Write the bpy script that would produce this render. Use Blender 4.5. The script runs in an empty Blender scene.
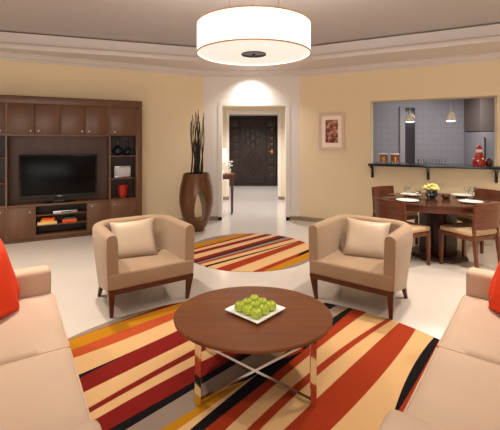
import bpy, bmesh, math, random
from mathutils import Vector, Matrix
random.seed(7)
PI = math.pi
R = math.radians
sc = bpy.context.scene
col = sc.collection

# ------------------------------------------------------------------ materials
def lin(c):
    return tuple((v / 12.92 if v <= .04045 else ((v + .055) / 1.055) ** 2.4) for v in [x / 255 for x in c]) + (1,)

def mat(name, rgb, rough=.5, metal=0, bump=0, bscale=60, var=0, vscale=6, spec=.5, **kw):
    m = bpy.data.materials.new(name); m.use_nodes = True
    nt = m.node_tree; N = nt.nodes; L = nt.links
    b = N['Principled BSDF']
    c = lin(rgb)
    b.inputs['Base Color'].default_value = c
    b.inputs['Roughness'].default_value = rough
    b.inputs['Metallic'].default_value = metal
    b.inputs['Specular IOR Level'].default_value = spec
    for k, v in kw.items():
        b.inputs[k.replace('_', ' ')].default_value = v
    tc = N.new('ShaderNodeTexCoord')
    if var:
        n = N.new('ShaderNodeTexNoise'); n.inputs['Scale'].default_value = vscale; n.inputs['Detail'].default_value = 4
        L.new(tc.outputs['Object'], n.inputs['Vector'])
        r = N.new('ShaderNodeValToRGB')
        r.color_ramp.elements[0].position = .3; r.color_ramp.elements[1].position = .7
        r.color_ramp.elements[0].color = tuple(v * (1 - var) for v in c[:3]) + (1,)
        r.color_ramp.elements[1].color = tuple(min(1, v * (1 + var)) for v in c[:3]) + (1,)
        L.new(n.outputs['Fac'], r.inputs['Fac']); L.new(r.outputs['Color'], b.inputs['Base Color'])
    if bump:
        n = N.new('ShaderNodeTexNoise'); n.inputs['Scale'].default_value = bscale; n.inputs['Detail'].default_value = 3
        L.new(tc.outputs['Object'], n.inputs['Vector'])
        bp = N.new('ShaderNodeBump'); bp.inputs['Strength'].default_value = bump; bp.inputs['Distance'].default_value = .01
        L.new(n.outputs['Fac'], bp.inputs['Height']); L.new(bp.outputs['Normal'], b.inputs['Normal'])
    return m

def wood(name, c1, c2, rough=.35, axis='Z', scale=1.0):
    m = bpy.data.materials.new(name); m.use_nodes = True
    nt = m.node_tree; N = nt.nodes; L = nt.links; b = N['Principled BSDF']
    b.inputs['Roughness'].default_value = rough
    tc = N.new('ShaderNodeTexCoord'); mp = N.new('ShaderNodeMapping')
    s = {'Z': (9, 9, .8), 'X': (.8, 9, 9), 'Y': (9, .8, 9)}[axis]
    mp.inputs['Scale'].default_value = tuple(v * scale for v in s)
    n = N.new('ShaderNodeTexNoise'); n.inputs['Scale'].default_value = 4; n.inputs['Detail'].default_value = 6; n.inputs['Roughness'].default_value = .65
    r = N.new('ShaderNodeValToRGB')
    r.color_ramp.elements[0].position = .3; r.color_ramp.elements[1].position = .72
    r.color_ramp.elements[0].color = lin(c1); r.color_ramp.elements[1].color = lin(c2)
    L.new(tc.outputs['Object'], mp.inputs['Vector']); L.new(mp.outputs['Vector'], n.inputs['Vector'])
    L.new(n.outputs['Fac'], r.inputs['Fac']); L.new(r.outputs['Color'], b.inputs['Base Color'])
    return m

def emit(name, rgb, strength, base=(255, 250, 240)):
    m = bpy.data.materials.new(name); m.use_nodes = True
    b = m.node_tree.nodes['Principled BSDF']
    b.inputs['Base Color'].default_value = lin(base)
    b.inputs['Emission Color'].default_value = lin(rgb)
    b.inputs['Emission Strength'].default_value = strength
    return m

def glass(name, rgb=(240, 245, 245), rough=.02, alpha=None):
    m = mat(name, rgb, rough)
    b = m.node_tree.nodes['Principled BSDF']
    b.inputs['Transmission Weight'].default_value = 1
    b.inputs['IOR'].default_value = 1.3
    return m

def tiles(name, c, grout, w, h, rough, mortar=.004, plane='XZ', var=.03, spec=.5, coat=0):
    m = bpy.data.materials.new(name); m.use_nodes = True
    nt = m.node_tree; N = nt.nodes; L = nt.links; b = N['Principled BSDF']
    b.inputs['Roughness'].default_value = rough; b.inputs['Specular IOR Level'].default_value = spec
    tc = N.new('ShaderNodeTexCoord'); sep = N.new('ShaderNodeSeparateXYZ'); cmb = N.new('ShaderNodeCombineXYZ')
    L.new(tc.outputs['Object'], sep.inputs[0])
    L.new(sep.outputs[plane[0]], cmb.inputs['X']); L.new(sep.outputs[plane[1]], cmb.inputs['Y'])
    br = N.new('ShaderNodeTexBrick'); br.offset = 0
    br.inputs['Scale'].default_value = 1
    br.inputs['Brick Width'].default_value = w; br.inputs['Row Height'].default_value = h
    br.inputs['Mortar Size'].default_value = mortar
    lc = lin(c)
    br.inputs['Color1'].default_value = tuple(v * (1 - var) for v in lc[:3]) + (1,)
    br.inputs['Color2'].default_value = lc
    br.inputs['Mortar'].default_value = lin(grout)
    L.new(cmb.outputs[0], br.inputs['Vector'])
    nz = N.new('ShaderNodeTexNoise'); nz.inputs['Scale'].default_value = 1.7; nz.inputs['Detail'].default_value = 5
    L.new(tc.outputs['Object'], nz.inputs['Vector'])
    mr = N.new('ShaderNodeMapRange'); mr.inputs['To Min'].default_value = .94; mr.inputs['To Max'].default_value = 1.04
    L.new(nz.outputs['Fac'], mr.inputs['Value'])
    mx = N.new('ShaderNodeVectorMath'); mx.operation = 'SCALE'
    L.new(br.outputs['Color'], mx.inputs[0]); L.new(mr.outputs['Result'], mx.inputs['Scale'])
    L.new(mx.outputs[0], b.inputs['Base Color'])
    return m

STRIPE = {'gray': (134, 118, 106), 'yel': (172, 116, 14), 'orng': (170, 72, 34), 'cream': (203, 164, 116),
          'black': (14, 10, 14), 'dred': (116, 22, 16), 'ored': (146, 48, 18)}

def stripes(name, ang, first, bands):
    m = bpy.data.materials.new(name); m.use_nodes = True
    nt = m.node_tree; N = nt.nodes; L = nt.links; b = N['Principled BSDF']
    b.inputs['Roughness'].default_value = .95; b.inputs['Specular IOR Level'].default_value = .15
    tc = N.new('ShaderNodeTexCoord'); sep = N.new('ShaderNodeSeparateXYZ'); L.new(tc.outputs['Object'], sep.inputs[0])
    def M(op, *a):
        n = N.new('ShaderNodeMath'); n.operation = op
        for i, x in enumerate(a):
            if isinstance(x, (int, float)): n.inputs[i].default_value = x
            else: L.new(x, n.inputs[i])
        return n.outputs[0]
    c, s = math.cos(ang), math.sin(ang)
    S = M('ADD', M('MULTIPLY', sep.outputs['X'], c), M('MULTIPLY', sep.outputs['Y'], s))
    T = M('SUBTRACT', M('MULTIPLY', sep.outputs['X'], s), M('MULTIPLY', sep.outputs['Y'], c))
    S2 = M('MULTIPLY', S, S)
    rgb = N.new('ShaderNodeRGB'); rgb.outputs[0].default_value = lin(STRIPE[first]); cur = rgb.outputs[0]
    for (cn, k2, k1, k0) in bands:
        bound = M('ADD', M('ADD', M('MULTIPLY', S2, k2), M('MULTIPLY', S, k1)), k0)
        f = M('GREATER_THAN', T, bound)
        mx = N.new('ShaderNodeMix'); mx.data_type = 'RGBA'
        L.new(f, mx.inputs[0]); L.new(cur, mx.inputs[6]); mx.inputs[7].default_value = lin(STRIPE[cn])
        cur = mx.outputs[2]
    L.new(cur, b.inputs['Base Color'])
    n = N.new('ShaderNodeTexNoise'); n.inputs['Scale'].default_value = 220
    L.new(tc.outputs['Object'], n.inputs['Vector'])
    bp = N.new('ShaderNodeBump'); bp.inputs['Strength'].default_value = .4; bp.inputs['Distance'].default_value = .004
    L.new(n.outputs['Fac'], bp.inputs['Height']); L.new(bp.outputs['Normal'], b.inputs['Normal'])
    return m

M = {}
M['wall'] = mat('wall_paint', (236, 217, 182), .85, bump=.05, bscale=180)
M['wall_white'] = mat('white_paint', (234, 229, 224), .8)
M['ceil'] = mat('ceiling_paint', (184, 177, 177), .9)
M['trim'] = mat('trim_paint', (216, 207, 203), .6)
M['baseboard'] = mat('baseboard_stone', (150, 128, 104), .4)
M['floor'] = tiles('floor_tile', (204, 195, 187), (197, 187, 177), .8, .8, .16, .003, 'XY', .015, .5)
M['ktile'] = tiles('kitchen_tile', (162, 158, 164), (150, 146, 152), .14, .14, .3, .006, 'XZ')
M['kwall'] = mat('kitchen_wall', (170, 165, 168), .6)
M['fabric'] = mat('armchair_fabric', (156, 127, 98), .8, bump=.25, bscale=400, var=.05, vscale=5, Sheen_Weight=.25)
M['sofa'] = mat('sofa_fabric', (200, 173, 149), .85, bump=.3, bscale=400, var=.03, vscale=4, Sheen_Weight=.2)
M['satin'] = mat('satin_cushion', (182, 160, 136), .42, bump=.35, bscale=9, Sheen_Weight=.3)
M['orange'] = mat('orange_cushion', (232, 60, 4), .8, bump=.2, bscale=14)
M['beige'] = mat('beige_seat', (190, 158, 120), .85, bump=.2, bscale=300)
M['walnut'] = wood('walnut_frame', (62, 28, 14), (96, 48, 26), .35)
M['unit'] = wood('cabinet_veneer', (92, 59, 36), (110, 74, 47), .36, 'Z', .5)
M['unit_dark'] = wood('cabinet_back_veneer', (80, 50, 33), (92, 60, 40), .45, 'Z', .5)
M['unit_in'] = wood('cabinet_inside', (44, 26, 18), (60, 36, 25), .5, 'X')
M['tabletop'] = wood('coffee_table_wood', (88, 46, 18), (116, 64, 28), .33, 'X', .6)
M['dtable'] = wood('dining_table_wood', (58, 30, 20), (86, 48, 32), .12, 'X', .8)
M['dchair'] = wood('dining_chair_wood', (82, 42, 25), (116, 62, 38), .3, 'X', .8)
M['dark_wood'] = wood('dark_wood', (38, 20, 13), (60, 34, 22), .4)
M['door'] = wood('entrance_door_wood', (34, 21, 18), (50, 32, 26), .45)
M['carve'] = wood('carved_wood', (26, 15, 12), (40, 25, 20), .4)
M['door_dark'] = wood('entrance_door_frame', (20, 12, 10), (30, 19, 15), .45)
M['chrome'] = mat('chrome', (225, 220, 214), .08, 1)
M['steel'] = mat('brushed_steel', (190, 188, 186), .3, 1)
M['brass'] = mat('brass', (214, 170, 96), .2, 1)
M['black'] = mat('black_gloss', (10, 10, 12), .15)
M['screen'] = mat('tv_screen', (7, 7, 9), .25, spec=.12)
M['granite'] = mat('black_granite', (22, 22, 26), .15, var=.4, vscale=90)
M['bronze'] = mat('bronze_vase', (104, 68, 42), .28, .35, bump=.1, bscale=30, var=.2, vscale=7)
M['branch'] = mat('dark_branch', (44, 34, 28), .8, bump=.4, bscale=60)
M['china'] = mat('white_china', (240, 238, 232), .15)
M['glass'] = glass('clear_glass')
M['dglass'] = mat('blue_black_glass', (24, 34, 44), .08)
M['apple'] = mat('green_apple', (160, 176, 48), .28, var=.22, vscale=18)
M['stem'] = mat('apple_stem', (84, 58, 30), .8)
M['shade'] = emit('lamp_shade', (255, 246, 234), 1.15)
M['diffuser'] = emit('lamp_diffuser', (255, 244, 234), .5, (225, 215, 205))
M['gold'] = mat('gold_rim', (206, 156, 92), .4, .3)
M['tshade'] = emit('table_lamp_shade', (255, 226, 180), 2.2)
M['flame'] = emit('candle_glow', (255, 214, 150), 3)
M['bulb'] = emit('bulb_glow', (255, 248, 240), 5)
M['frame'] = mat('picture_frame_silver', (222, 196, 176), .45)
M['mount'] = mat('picture_mount', (252, 240, 226), .9)
M['oj'] = mat('orange_preserve', (244, 128, 10), .3, var=.4, vscale=30)
M['white'] = mat('white_plastic', (236, 234, 230), .4)
M['red'] = mat('red_lacquer', (170, 36, 24), .4)
M['yellow'] = mat('yellow_petals', (236, 216, 130), .8)
M['green'] = mat('leaf_green', (96, 110, 40), .7)
M['pshade'] = mat('pendant_shade', (236, 233, 230), .15, .1)
M['kgrey'] = mat('grey_glass_panel', (66, 62, 68), .2)
M['fridge'] = mat('fridge_panel', (176, 172, 176), .35, .3)
M['kcab'] = mat('kitchen_cabinet', (134, 120, 114), .5)
M['paper'] = mat('book_cover_cream', (236, 206, 140), .7)
M['bookor'] = mat('book_cover_orange', (232, 84, 30), .6)
M['bookyel'] = mat('book_cover_yellow', (240, 160, 40), .6)
M['bookgr'] = mat('book_cover_green', (56, 84, 70), .6)
M['photo'] = mat('photo_print', (214, 214, 222), .3)
M['curtain'] = mat('curtain_cloth', (226, 208, 180), .9)

# picture print: generic brown arches
def art():
    m = bpy.data.materials.new('brown_print'); m.use_nodes = True
    nt = m.node_tree; N = nt.nodes; L = nt.links; b = N['Principled BSDF']; b.inputs['Roughness'].default_value = .6
    tc = N.new('ShaderNodeTexCoord'); n = N.new('ShaderNodeTexNoise'); n.inputs['Scale'].default_value = 14; n.inputs['Detail'].default_value = 5
    r = N.new('ShaderNodeValToRGB')
    e = r.color_ramp.elements
    e[0].position = .36; e[0].color = lin((70, 26, 16)); e[1].position = .66; e[1].color = lin((226, 176, 146))
    k = e.new(.5); k.color = lin((156, 92, 68))
    L.new(tc.outputs['Object'], n.inputs['Vector']); L.new(n.outputs['Fac'], r.inputs['Fac']); L.new(r.outputs['Color'], b.inputs['Base Color'])
    return m
M['art'] = art()

# ------------------------------------------------------------------ helpers
def finish(bm, name, m, parent=None, loc=(0, 0, 0), rz=0, smooth=True, ang=38, kind=None):
    bmesh.ops.recalc_face_normals(bm, faces=bm.faces)
    if smooth:
        for f in bm.faces: f.smooth = True
        for e in bm.edges:
            if len(e.link_faces) == 2 and e.calc_face_angle(0) > R(ang): e.smooth = False
    me = bpy.data.meshes.new(name); bm.to_mesh(me); bm.free()
    for mm in (m if isinstance(m, (list, tuple)) else [m]): me.materials.append(mm)
    o = bpy.data.objects.new(name, me); col.objects.link(o)
    o.location = loc; o.rotation_euler = (0, 0, rz)
    if parent: o.parent = parent
    if kind: o['kind'] = kind
    return o

def thing(name, label, cat, loc=(0, 0, 0), rz=0, group=None):
    o = bpy.data.objects.new(name, None); col.objects.link(o)
    o.empty_display_size = .1
    o.location = loc; o.rotation_euler = (0, 0, rz); o['label'] = label; o['category'] = cat
    if group: o['group'] = group
    return o

def tag(o, label, cat, group=None):
    o['label'] = label; o['category'] = cat
    if group: o['group'] = group
    return o

def dup(root, loc, rz, label=None, group=None):
    r = root.copy(); col.objects.link(r); r.location = loc; r.rotation_euler = (0, 0, rz)
    if label: r['label'] = label
    if group: r['group'] = group
    for ch in list(root.children):
        c = ch.copy(); col.objects.link(c); c.parent = r
        for g in list(ch.children):
            d = g.copy(); col.objects.link(d); d.parent = c
    return r

def box(bm, x0, x1, y0, y1, z0, z1, bev=0, seg=2, mi=0):
    vs = [bm.verts.new((x, y, z)) for x in (x0, x1) for y in (y0, y1) for z in (z0, z1)]
    fs = []
    for q in ((0, 1, 3, 2), (4, 6, 7, 5), (0, 4, 5, 1), (2, 3, 7, 6), (0, 2, 6, 4), (1, 5, 7, 3)):
        f = bm.faces.new([vs[i] for i in q]); f.material_index = mi; fs.append(f)
    if bev:
        es = list({e for f in fs for e in f.edges})
        bmesh.ops.bevel(bm, geom=es, offset=bev, segments=seg, profile=.5, affect='EDGES')
    return vs

def B(name, m, parent, x0, x1, y0, y1, z0, z1, bev=.003, seg=2, kind=None, loc=(0, 0, 0), rz=0):
    bm = bmesh.new(); box(bm, x0, x1, y0, y1, z0, z1, bev, seg)
    return finish(bm, name, m, parent, loc, rz, kind=kind)

def lathe(bm, prof, seg=32, cx=0, cy=0, cap=True, sx=1, sy=1):
    rings = []
    for r, z in prof:
        if r < 1e-5: rings.append([bm.verts.new((cx, cy, z))])
        else: rings.append([bm.verts.new((cx + sx * r * math.cos(2 * PI * i / seg), cy + sy * r * math.sin(2 * PI * i / seg), z)) for i in range(seg)])
    for a, b in zip(rings, rings[1:]):
        for i in range(seg):
            j = (i + 1) % seg
            if len(a) == 1 and len(b) == 1: continue
            if len(a) == 1: bm.faces.new((a[0], b[i], b[j]))
            elif len(b) == 1: bm.faces.new((a[i], a[j], b[0]))
            else: bm.faces.new((a[i], a[j], b[j], b[i]))
    if cap:
        for rg in (rings[0], rings[-1]):
            if len(rg) > 2: bm.faces.new(rg)

def LA(name, m, parent, prof, seg=32, loc=(0, 0, 0), cap=True, rz=0, sx=1, sy=1, ang=38):
    bm = bmesh.new(); lathe(bm, prof, seg, 0, 0, cap, sx, sy)
    return finish(bm, name, m, parent, loc, rz, ang=ang)

def tube(bm, pts, r, seg=8, r1=None):
    pts = [Vector(p) for p in pts]; n = len(pts); rings = []
    for i, p in enumerate(pts):
        d = (pts[min(i + 1, n - 1)] - pts[max(i - 1, 0)]).normalized()
        a = Vector((0, 0, 1)) if abs(d.z) < .9 else Vector((1, 0, 0))
        u = d.cross(a).normalized(); v = d.cross(u)
        rr = r if r1 is None else r + (r1 - r) * i / (n - 1)
        rings.append([bm.verts.new(p + rr * (math.cos(2 * PI * k / seg) * u + math.sin(2 * PI * k / seg) * v)) for k in range(seg)])
    for a, b in zip(rings, rings[1:]):
        for k in range(seg): bm.faces.new((a[k], a[(k + 1) % seg], b[(k + 1) % seg], b[k]))
    bm.faces.new(rings[0]); bm.faces.new(rings[-1])

def bar(bm, p, q, w, h, w1=None, h1=None):
    """rectangular bar from p to q, tapering"""
    p, q = Vector(p), Vector(q); d = (q - p).normalized()
    if abs(d.z) > .7: u = Vector((1, 0, 0)); v = Vector((0, 1, 0))
    else: u = d.cross(Vector((0, 0, 1))).normalized(); v = Vector((0, 0, 1))
    w1 = w if w1 is None else w1; h1 = h if h1 is None else h1
    A = [bm.verts.new(p + a * u * w / 2 + b * v * h / 2) for a, b in ((-1, -1), (1, -1), (1, 1), (-1, 1))]
    C = [bm.verts.new(q + a * u * w1 / 2 + b * v * h1 / 2) for a, b in ((-1, -1), (1, -1), (1, 1), (-1, 1))]
    for i in range(4): bm.faces.new((A[i], A[(i + 1) % 4], C[(i + 1) % 4], C[i]))
    bm.faces.new(A); bm.faces.new(C)

def prism(bm, pts, z0, z1):
    a = [bm.verts.new((x, y, z0)) for x, y in pts]; b = [bm.verts.new((x, y, z1)) for x, y in pts]
    n = len(pts)
    for i in range(n): bm.faces.new((a[i], a[(i + 1) % n], b[(i + 1) % n], b[i]))
    bm.faces.new(a); bm.faces.new(b)

def pillow(name, m, label, w, h, t, loc, rot, group=None, crease=.02):
    bm = bmesh.new(); n = 18
    grid = {}
    for side in (1, -1):
        for i in range(n + 1):
            for j in range(n + 1):
                u = -1 + 2 * i / n; v = -1 + 2 * j / n
                edge = i in (0, n) or j in (0, n)
                if side == -1 and edge: grid[(side, i, j)] = grid[(1, i, j)]; continue
                pin = 1 - .09 * (1 - abs(u) ** 2) * abs(v) ** 3; pin2 = 1 - .09 * (1 - abs(v) ** 2) * abs(u) ** 3
                x = w / 2 * u * pin2; z = h / 2 * v * pin
                th = t / 2 * ((1 - u ** 4) * (1 - v ** 4)) ** .55 + .004 * (not edge)
                th *= 1 + crease * 3 * math.sin(3.1 * u + 1.3) * math.cos(2.3 * v + .4 + side)
                grid[(side, i, j)] = bm.verts.new((x, side * th, z))
    for side in (1, -1):
        for i in range(n):
            for j in range(n):
                q = [grid[(side, i, j)], grid[(side, i + 1, j)], grid[(side, i + 1, j + 1)], grid[(side, i, j + 1)]]
                bm.faces.new(q if side == -1 else q[::-1])
    o = finish(bm, name, m, None, loc, 0, ang=70)
    o.rotation_euler = rot
    return tag(o, label, 'cushion', group)

# ------------------------------------------------------------------ the room
HC = 2.82      # soffit underside
A27 = R(27)
WL, WR = (-.87, 7.1, 0), (.94, 7.1, 0)

bm = bmesh.new(); box(bm, -7.5, 8.5, -3, 13.2, -.1, 0)
finish(bm, 'floor', M['floor'], kind='structure')

def wall(name, boxes, m, loc=(0, 0, 0), rz=0):
    bm = bmesh.new()
    for b in boxes: box(bm, *b)
    return finish(bm, name, m, None, loc, rz, kind='structure')

wall('wall_left', [(-4.45, 0, 0, .25, 0, 3.3)], M['wall'], WL, A27)
wall('wall_right', [(0, 1.29, 0, .3, 0, 3.3), (3.14, 4.45, 0, .3, 0, 3.3), (1.29, 3.14, 0, .3, 0, 1.075), (1.29, 3.14, 0, .3, 2.19, 3.3)], M['wall'], WR, -A27)
wall('wall_back', [(-.87, -.53, 7.1, 7.3, 0, 3.3), (.68, .94, 7.1, 7.3, 0, 3.3), (-.53, .68, 7.1, 7.3, 2.17, 3.3)], M['wall_white'])
wall('wall_left_side', [(-5.05, -4.83, -2.4, 5.12, 0, 3.3)], M['wall'])
wall('wall_right_side', [(4.87, 5.1, -2.4, 5.1, 0, 3.3)], M['wall'])
wall('wall_front', [(-5.05, -2.6, -2.6, -2.4, 0, 3.3), (2.6, 5.1, -2.6, -2.4, 0, 3.3), (-2.6, 2.6, -2.6, -2.4, 2.5, 3.3), (-2.6, 2.6, -2.6, -2.4, 0, .3)], M['wall'])
wall('wall_hall_left', [(-1.5, -1.35, 7.3, 12.7, 0, 2.9)], M['wall_white'])
wall('wall_hall_right', [(1.35, 1.5, 7.3, 12.7, 0, 2.9)], M['wall_white'])
wall('wall_hall_middle', [(-1.35, -.54, 9.6, 9.75, 0, 2.7), (.72, 1.35, 9.6, 9.75, 0, 2.7), (-.54, .72, 9.6, 9.75, 2.2, 2.7)], M['wall'])
wall('wall_hall_end', [(-1.35, -.76, 12.5, 12.7, 0, 2.7), (.96, 1.35, 12.5, 12.7, 0, 2.7), (-.76, .96, 12.5, 12.7, 2.34, 2.7)], M['wall_white'])
wall('ceiling_hall', [(-1.35, 1.35, 7.3, 12.5, 2.6, 2.7)], M['ceil'])
wall('wall_kitchen_back', [(1.9, 7.0, 8.8, 8.95, 0, 2.7)], M['ktile'])
wall('wall_kitchen_left', [(1.75, 1.9, 7.25, 8.95, 0, 2.7)], M['ktile'])
wall('wall_kitchen_right', [(6.9, 7.05, 4.0, 8.8, 0, 2.7)], M['kwall'])
bm = bmesh.new(); prism(bm, [(1.9, 7.05), (5.3, 5.3), (6.9, 5.0), (6.9, 8.8), (1.9, 8.8)], 2.6, 2.7)
finish(bm, 'ceiling_kitchen', M['ceil'], kind='structure')
wall('wall_kitchen_front', [(5.1, 6.9, 4.9, 5.0, 0, 2.7)], M['kwall'])

# tray ceiling with its lowered surround
bm = bmesh.new(); box(bm, -5.05, 5.1, -2.6, 7.3, 3.05, 3.15)
finish(bm, 'ceiling', M['ceil'], kind='structure')
outer = [(-4.83, 5.08), (-.87, 7.1), (.94, 7.1), (4.87, 5.1)]
inner = [(4.87, 4.05), (.82, 6.15), (-.82, 6.15), (-4.83, 4.79)]
bm = bmesh.new(); prism(bm, outer + inner, HC, 3.03)
finish(bm, 'ceiling_soffit', M['trim'], kind='structure')

def sweep(name, path, prof, m, kind='structure'):
    """profile points (inward offset, z) swept along a plan polyline"""
    bm = bmesh.new(); n = len(path); rows = []
    P = [Vector((a, b)) for a, b in path]
    for i in range(n):
        d0 = (P[i] - P[i - 1]).normalized() if i else (P[1] - P[0]).normalized()
        d1 = (P[i + 1] - P[i]).normalized() if i < n - 1 else d0
        n0 = Vector((d0.y, -d0.x)); n1 = Vector((d1.y, -d1.x))
        nn = (n0 + n1).normalized(); k = 1 / max(.3, nn.dot(n0))
        rows.append([bm.verts.new((P[i].x + nn.x * o * k, P[i].y + nn.y * o * k, z)) for o, z in prof])
    m_ = len(prof)
    for a, b in zip(rows, rows[1:]):
        for j in range(m_): bm.faces.new((a[j], a[(j + 1) % m_], b[(j + 1) % m_], b[j]))
    bm.faces.new(rows[0]); bm.faces.new(rows[-1])
    return finish(bm, name, m, None, kind=kind, ang=25)

crown = [(0, 2.72), (.02, 2.72), (.025, 2.745), (.06, 2.77), (.075, 2.80), (.11, 2.805), (.11, 2.83), (0, 2.83)]
sweep('trim_1', outer, crown, M['trim'])
lip = [(-.06, 2.80), (.02, 2.80), (.035, 2.82), (.035, 2.86), (.01, 2.885), (-.06, 2.885)]
sweep('trim_2', [(-4.83, 4.79), (-.82, 6.15), (.82, 6.15), (4.87, 4.05)], lip, M['trim'])
bb = [(0, 0), (.015, 0), (.015, .065), (.008, .075), (0, .075)]
sweep('baseboard_left', [(-4.83, 5.08), (-.87, 7.1)], bb, M['baseboard'])
sweep('baseboard_right', [(.94, 7.1), (4.87, 5.1)], bb, M['baseboard'])
sweep('baseboard_back_left', [(-.87, 7.1), (-.53, 7.1)], bb, M['baseboard'])
sweep('baseboard_back_right', [(.68, 7.1), (.94, 7.1)], bb, M['baseboard'])
sweep('baseboard_hall_left', [(-1.35, 9.6), (-.54, 9.6)], bb, M['baseboard'])
sweep('baseboard_hall_right', [(.72, 9.6), (1.35, 9.6)], bb, M['baseboard'])
# casing around the hall opening
bm = bmesh.new()
box(bm, -.60, -.53, 7.085, 7.1, 0, 2.24); box(bm, .68, .75, 7.085, 7.1, 0, 2.24); box(bm, -.53, .68, 7.085, 7.1, 2.17, 2.24)
finish(bm, 'trim_4', M['wall_white'], kind='structure')
bm = bmesh.new()
box(bm, -.61, -.54, 9.585, 9.6, .08, 2.27); box(bm, .72, .79, 9.585, 9.6, .08, 2.27); box(bm, -.54, .72, 9.585, 9.6, 2.2, 2.27)
finish(bm, 'trim_5', M['wall_white'], kind='structure')

# unseen window behind the camera, added to carry the fill light
bm = bmesh.new()
for x in (-2.6, -.9, .83, 2.53): box(bm, x, x + .07, -2.54, -2.46, .3, 2.5)
box(bm, -2.6, 2.6, -2.54, -2.46, .3, .37); box(bm, -2.6, 2.6, -2.54, -2.46, 2.43, 2.5)
finish(bm, 'fill_window_1', M['white'], kind='structure')

# entrance door, carved dark wood
d = bpy.data.objects.new('door_1', None); col.objects.link(d); d['kind'] = 'structure'; d.location = (.1, 12.5, 0)
bm = bmesh.new()
box(bm, -.86, -.80, -.03, .12, 0, 2.34); box(bm, .80, .86, -.03, .12, 0, 2.34); box(bm, -.80, .80, -.03, .12, 2.28, 2.34)
finish(bm, 'door_frame', M['door_dark'], d)
bm = bmesh.new(); box(bm, -.80, .80, .02, .08, 0, 2.28, .004)
for x0, x1 in ((-.72, -.50), (.50, .72)):
    for k in range(8):
        z = .2 + k * .255
        box(bm, x0, x1, .0, .02, z, z + .2, .008)
box(bm, -.42, -.38, -.005, .02, .12, 2.18, .006); box(bm, .38, .42, -.005, .02, .12, 2.18, .006)
box(bm, -.42, .42, -.005, .02, 2.14, 2.18, .006); box(bm, -.42, .42, -.005, .02, .12, .16, .006)
finish(bm, 'door_panel', M['door'], d)
def carving(cz, kind):
    bm = bmesh.new()
    if kind:
        for a in range(6):
            t = a * PI / 3 + PI / 6
            pts = [(.17 * math.cos(t) + .11 * math.cos(q), .012, cz + .25 * math.sin(t) + .14 * math.sin(q)) for q in [i * PI / 6 for i in range(13)]]
            tube(bm, pts, .016, 5)
        tube(bm, [(.12 * math.cos(q), .012, cz + .15 * math.sin(q)) for q in [i * PI / 6 for i in range(13)]], .018, 5)
    else:
        for k in range(-2, 3):
            for sg in (-1, 1):
                x0, z0 = k * .09, sg * k * -.11
                tube(bm, [(x0 - .16, .012, cz + z0 * 1 - sg * .2), (x0 + .16, .012, cz + z0 + sg * .2)], .014, 5)
    finish(bm, 'carved_rosette', M['carve'], d)
carving(1.62, 1); carving(.78, 0)
bm = bmesh.new(); box(bm, .60, .66, -.02, .02, 1.08, 1.22, .004); tube(bm, [(.63, -.02, 1.15), (.63, -.06, 1.15), (.50, -.06, 1.15)], .014, 8)
finish(bm, 'door_handle', M['brass'], d)
bm = bmesh.new()
for z in (1.9, 1.6, 1.4, .4): lathe(bm, [(0, z - .02), (.02, z - .02), (.02, z + .02), (0, z + .02)], 10, .63, 0.0)
finish(bm, 'door_lock', M['brass'], d)

# ------------------------------------------------------------------ entertainment unit (local: x along the wall, -y to the room)
UX = Vector((math.cos(A27), math.sin(A27), 0)); UN = Vector((math.sin(A27), -math.cos(A27), 0))
UP = Vector(WL) + UN * .012
def U(s, y=0, z=0):   # unit local point to world; y measured from the wall, negative into the room
    return UP + UX * s - UN * y + Vector((0, 0, z))
D = .29
u = thing('entertainment_unit', 'wide brown built-in entertainment wall unit around the black television', 'cabinet', UP + UX * -2.47, A27)
def S(x): return x + 2.47
L0, L1, C0, C1, R0, R1 = -3.73, -3.63, -3.14, -1.70, -1.305, -1.205
TL, TR = -3.115, -1.73
bm = bmesh.new()
box(bm, S(L0), S(L1), -D, 0, 0, 2.04, .003); box(bm, S(R0), S(R1), -D, 0, 0, 2.04, .003)
box(bm, S(L0), S(R1), -D - .01, 0, 2.05, 2.165, .004)
box(bm, S(L1), S(R0), -D + .03, 0, 0, .06)                       # plinth
box(bm, S(C0), S(TL), -D, 0, .06, 2.05); box(bm, S(TR), S(C1), -D, 0, .06, 2.05)
box(bm, S(L1), S(C0), -D, 0, 1.58, 1.61); box(bm, S(TL), S(TR), -D, 0, 1.575, 1.60); box(bm, S(C1), S(R0), -D, 0, 1.59, 1.61)
box(bm, S(TL), S(TR), -D - .01, 0, .525, .555, .003); box(bm, S(C1), S(R0), -D, 0, .535, .56); box(bm, S(L1), S(C0), -D, 0, .535, .56)
box(bm, S(-2.775), S(-2.757), -D, 0, .06, .525); box(bm, S(-2.06), S(-2.042), -D, 0, .06, .525)
finish(bm, 'frame', M['unit'], u)
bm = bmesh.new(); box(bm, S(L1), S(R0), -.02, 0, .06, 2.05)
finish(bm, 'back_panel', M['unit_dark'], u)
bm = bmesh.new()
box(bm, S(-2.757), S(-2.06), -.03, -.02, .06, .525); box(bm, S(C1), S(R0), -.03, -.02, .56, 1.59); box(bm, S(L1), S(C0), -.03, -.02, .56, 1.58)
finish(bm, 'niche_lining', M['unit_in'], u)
for z in (.235, .385): B('shelf', M['unit'], u, S(-2.757), S(-2.06), -D + .01, -.03, z - .012, z)
for z in (.893, 1.262):
    B('shelf', M['unit'], u, S(C1), S(R0), -D + .01, -.03, z - .018, z)
    B('shelf', M['unit'], u, S(L1), S(C0), -D + .01, -.03, z - .018, z)
B('shelf', M['unit'], u, S(-2.757), S(-2.06), -D, -.03, .06, .09)
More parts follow.
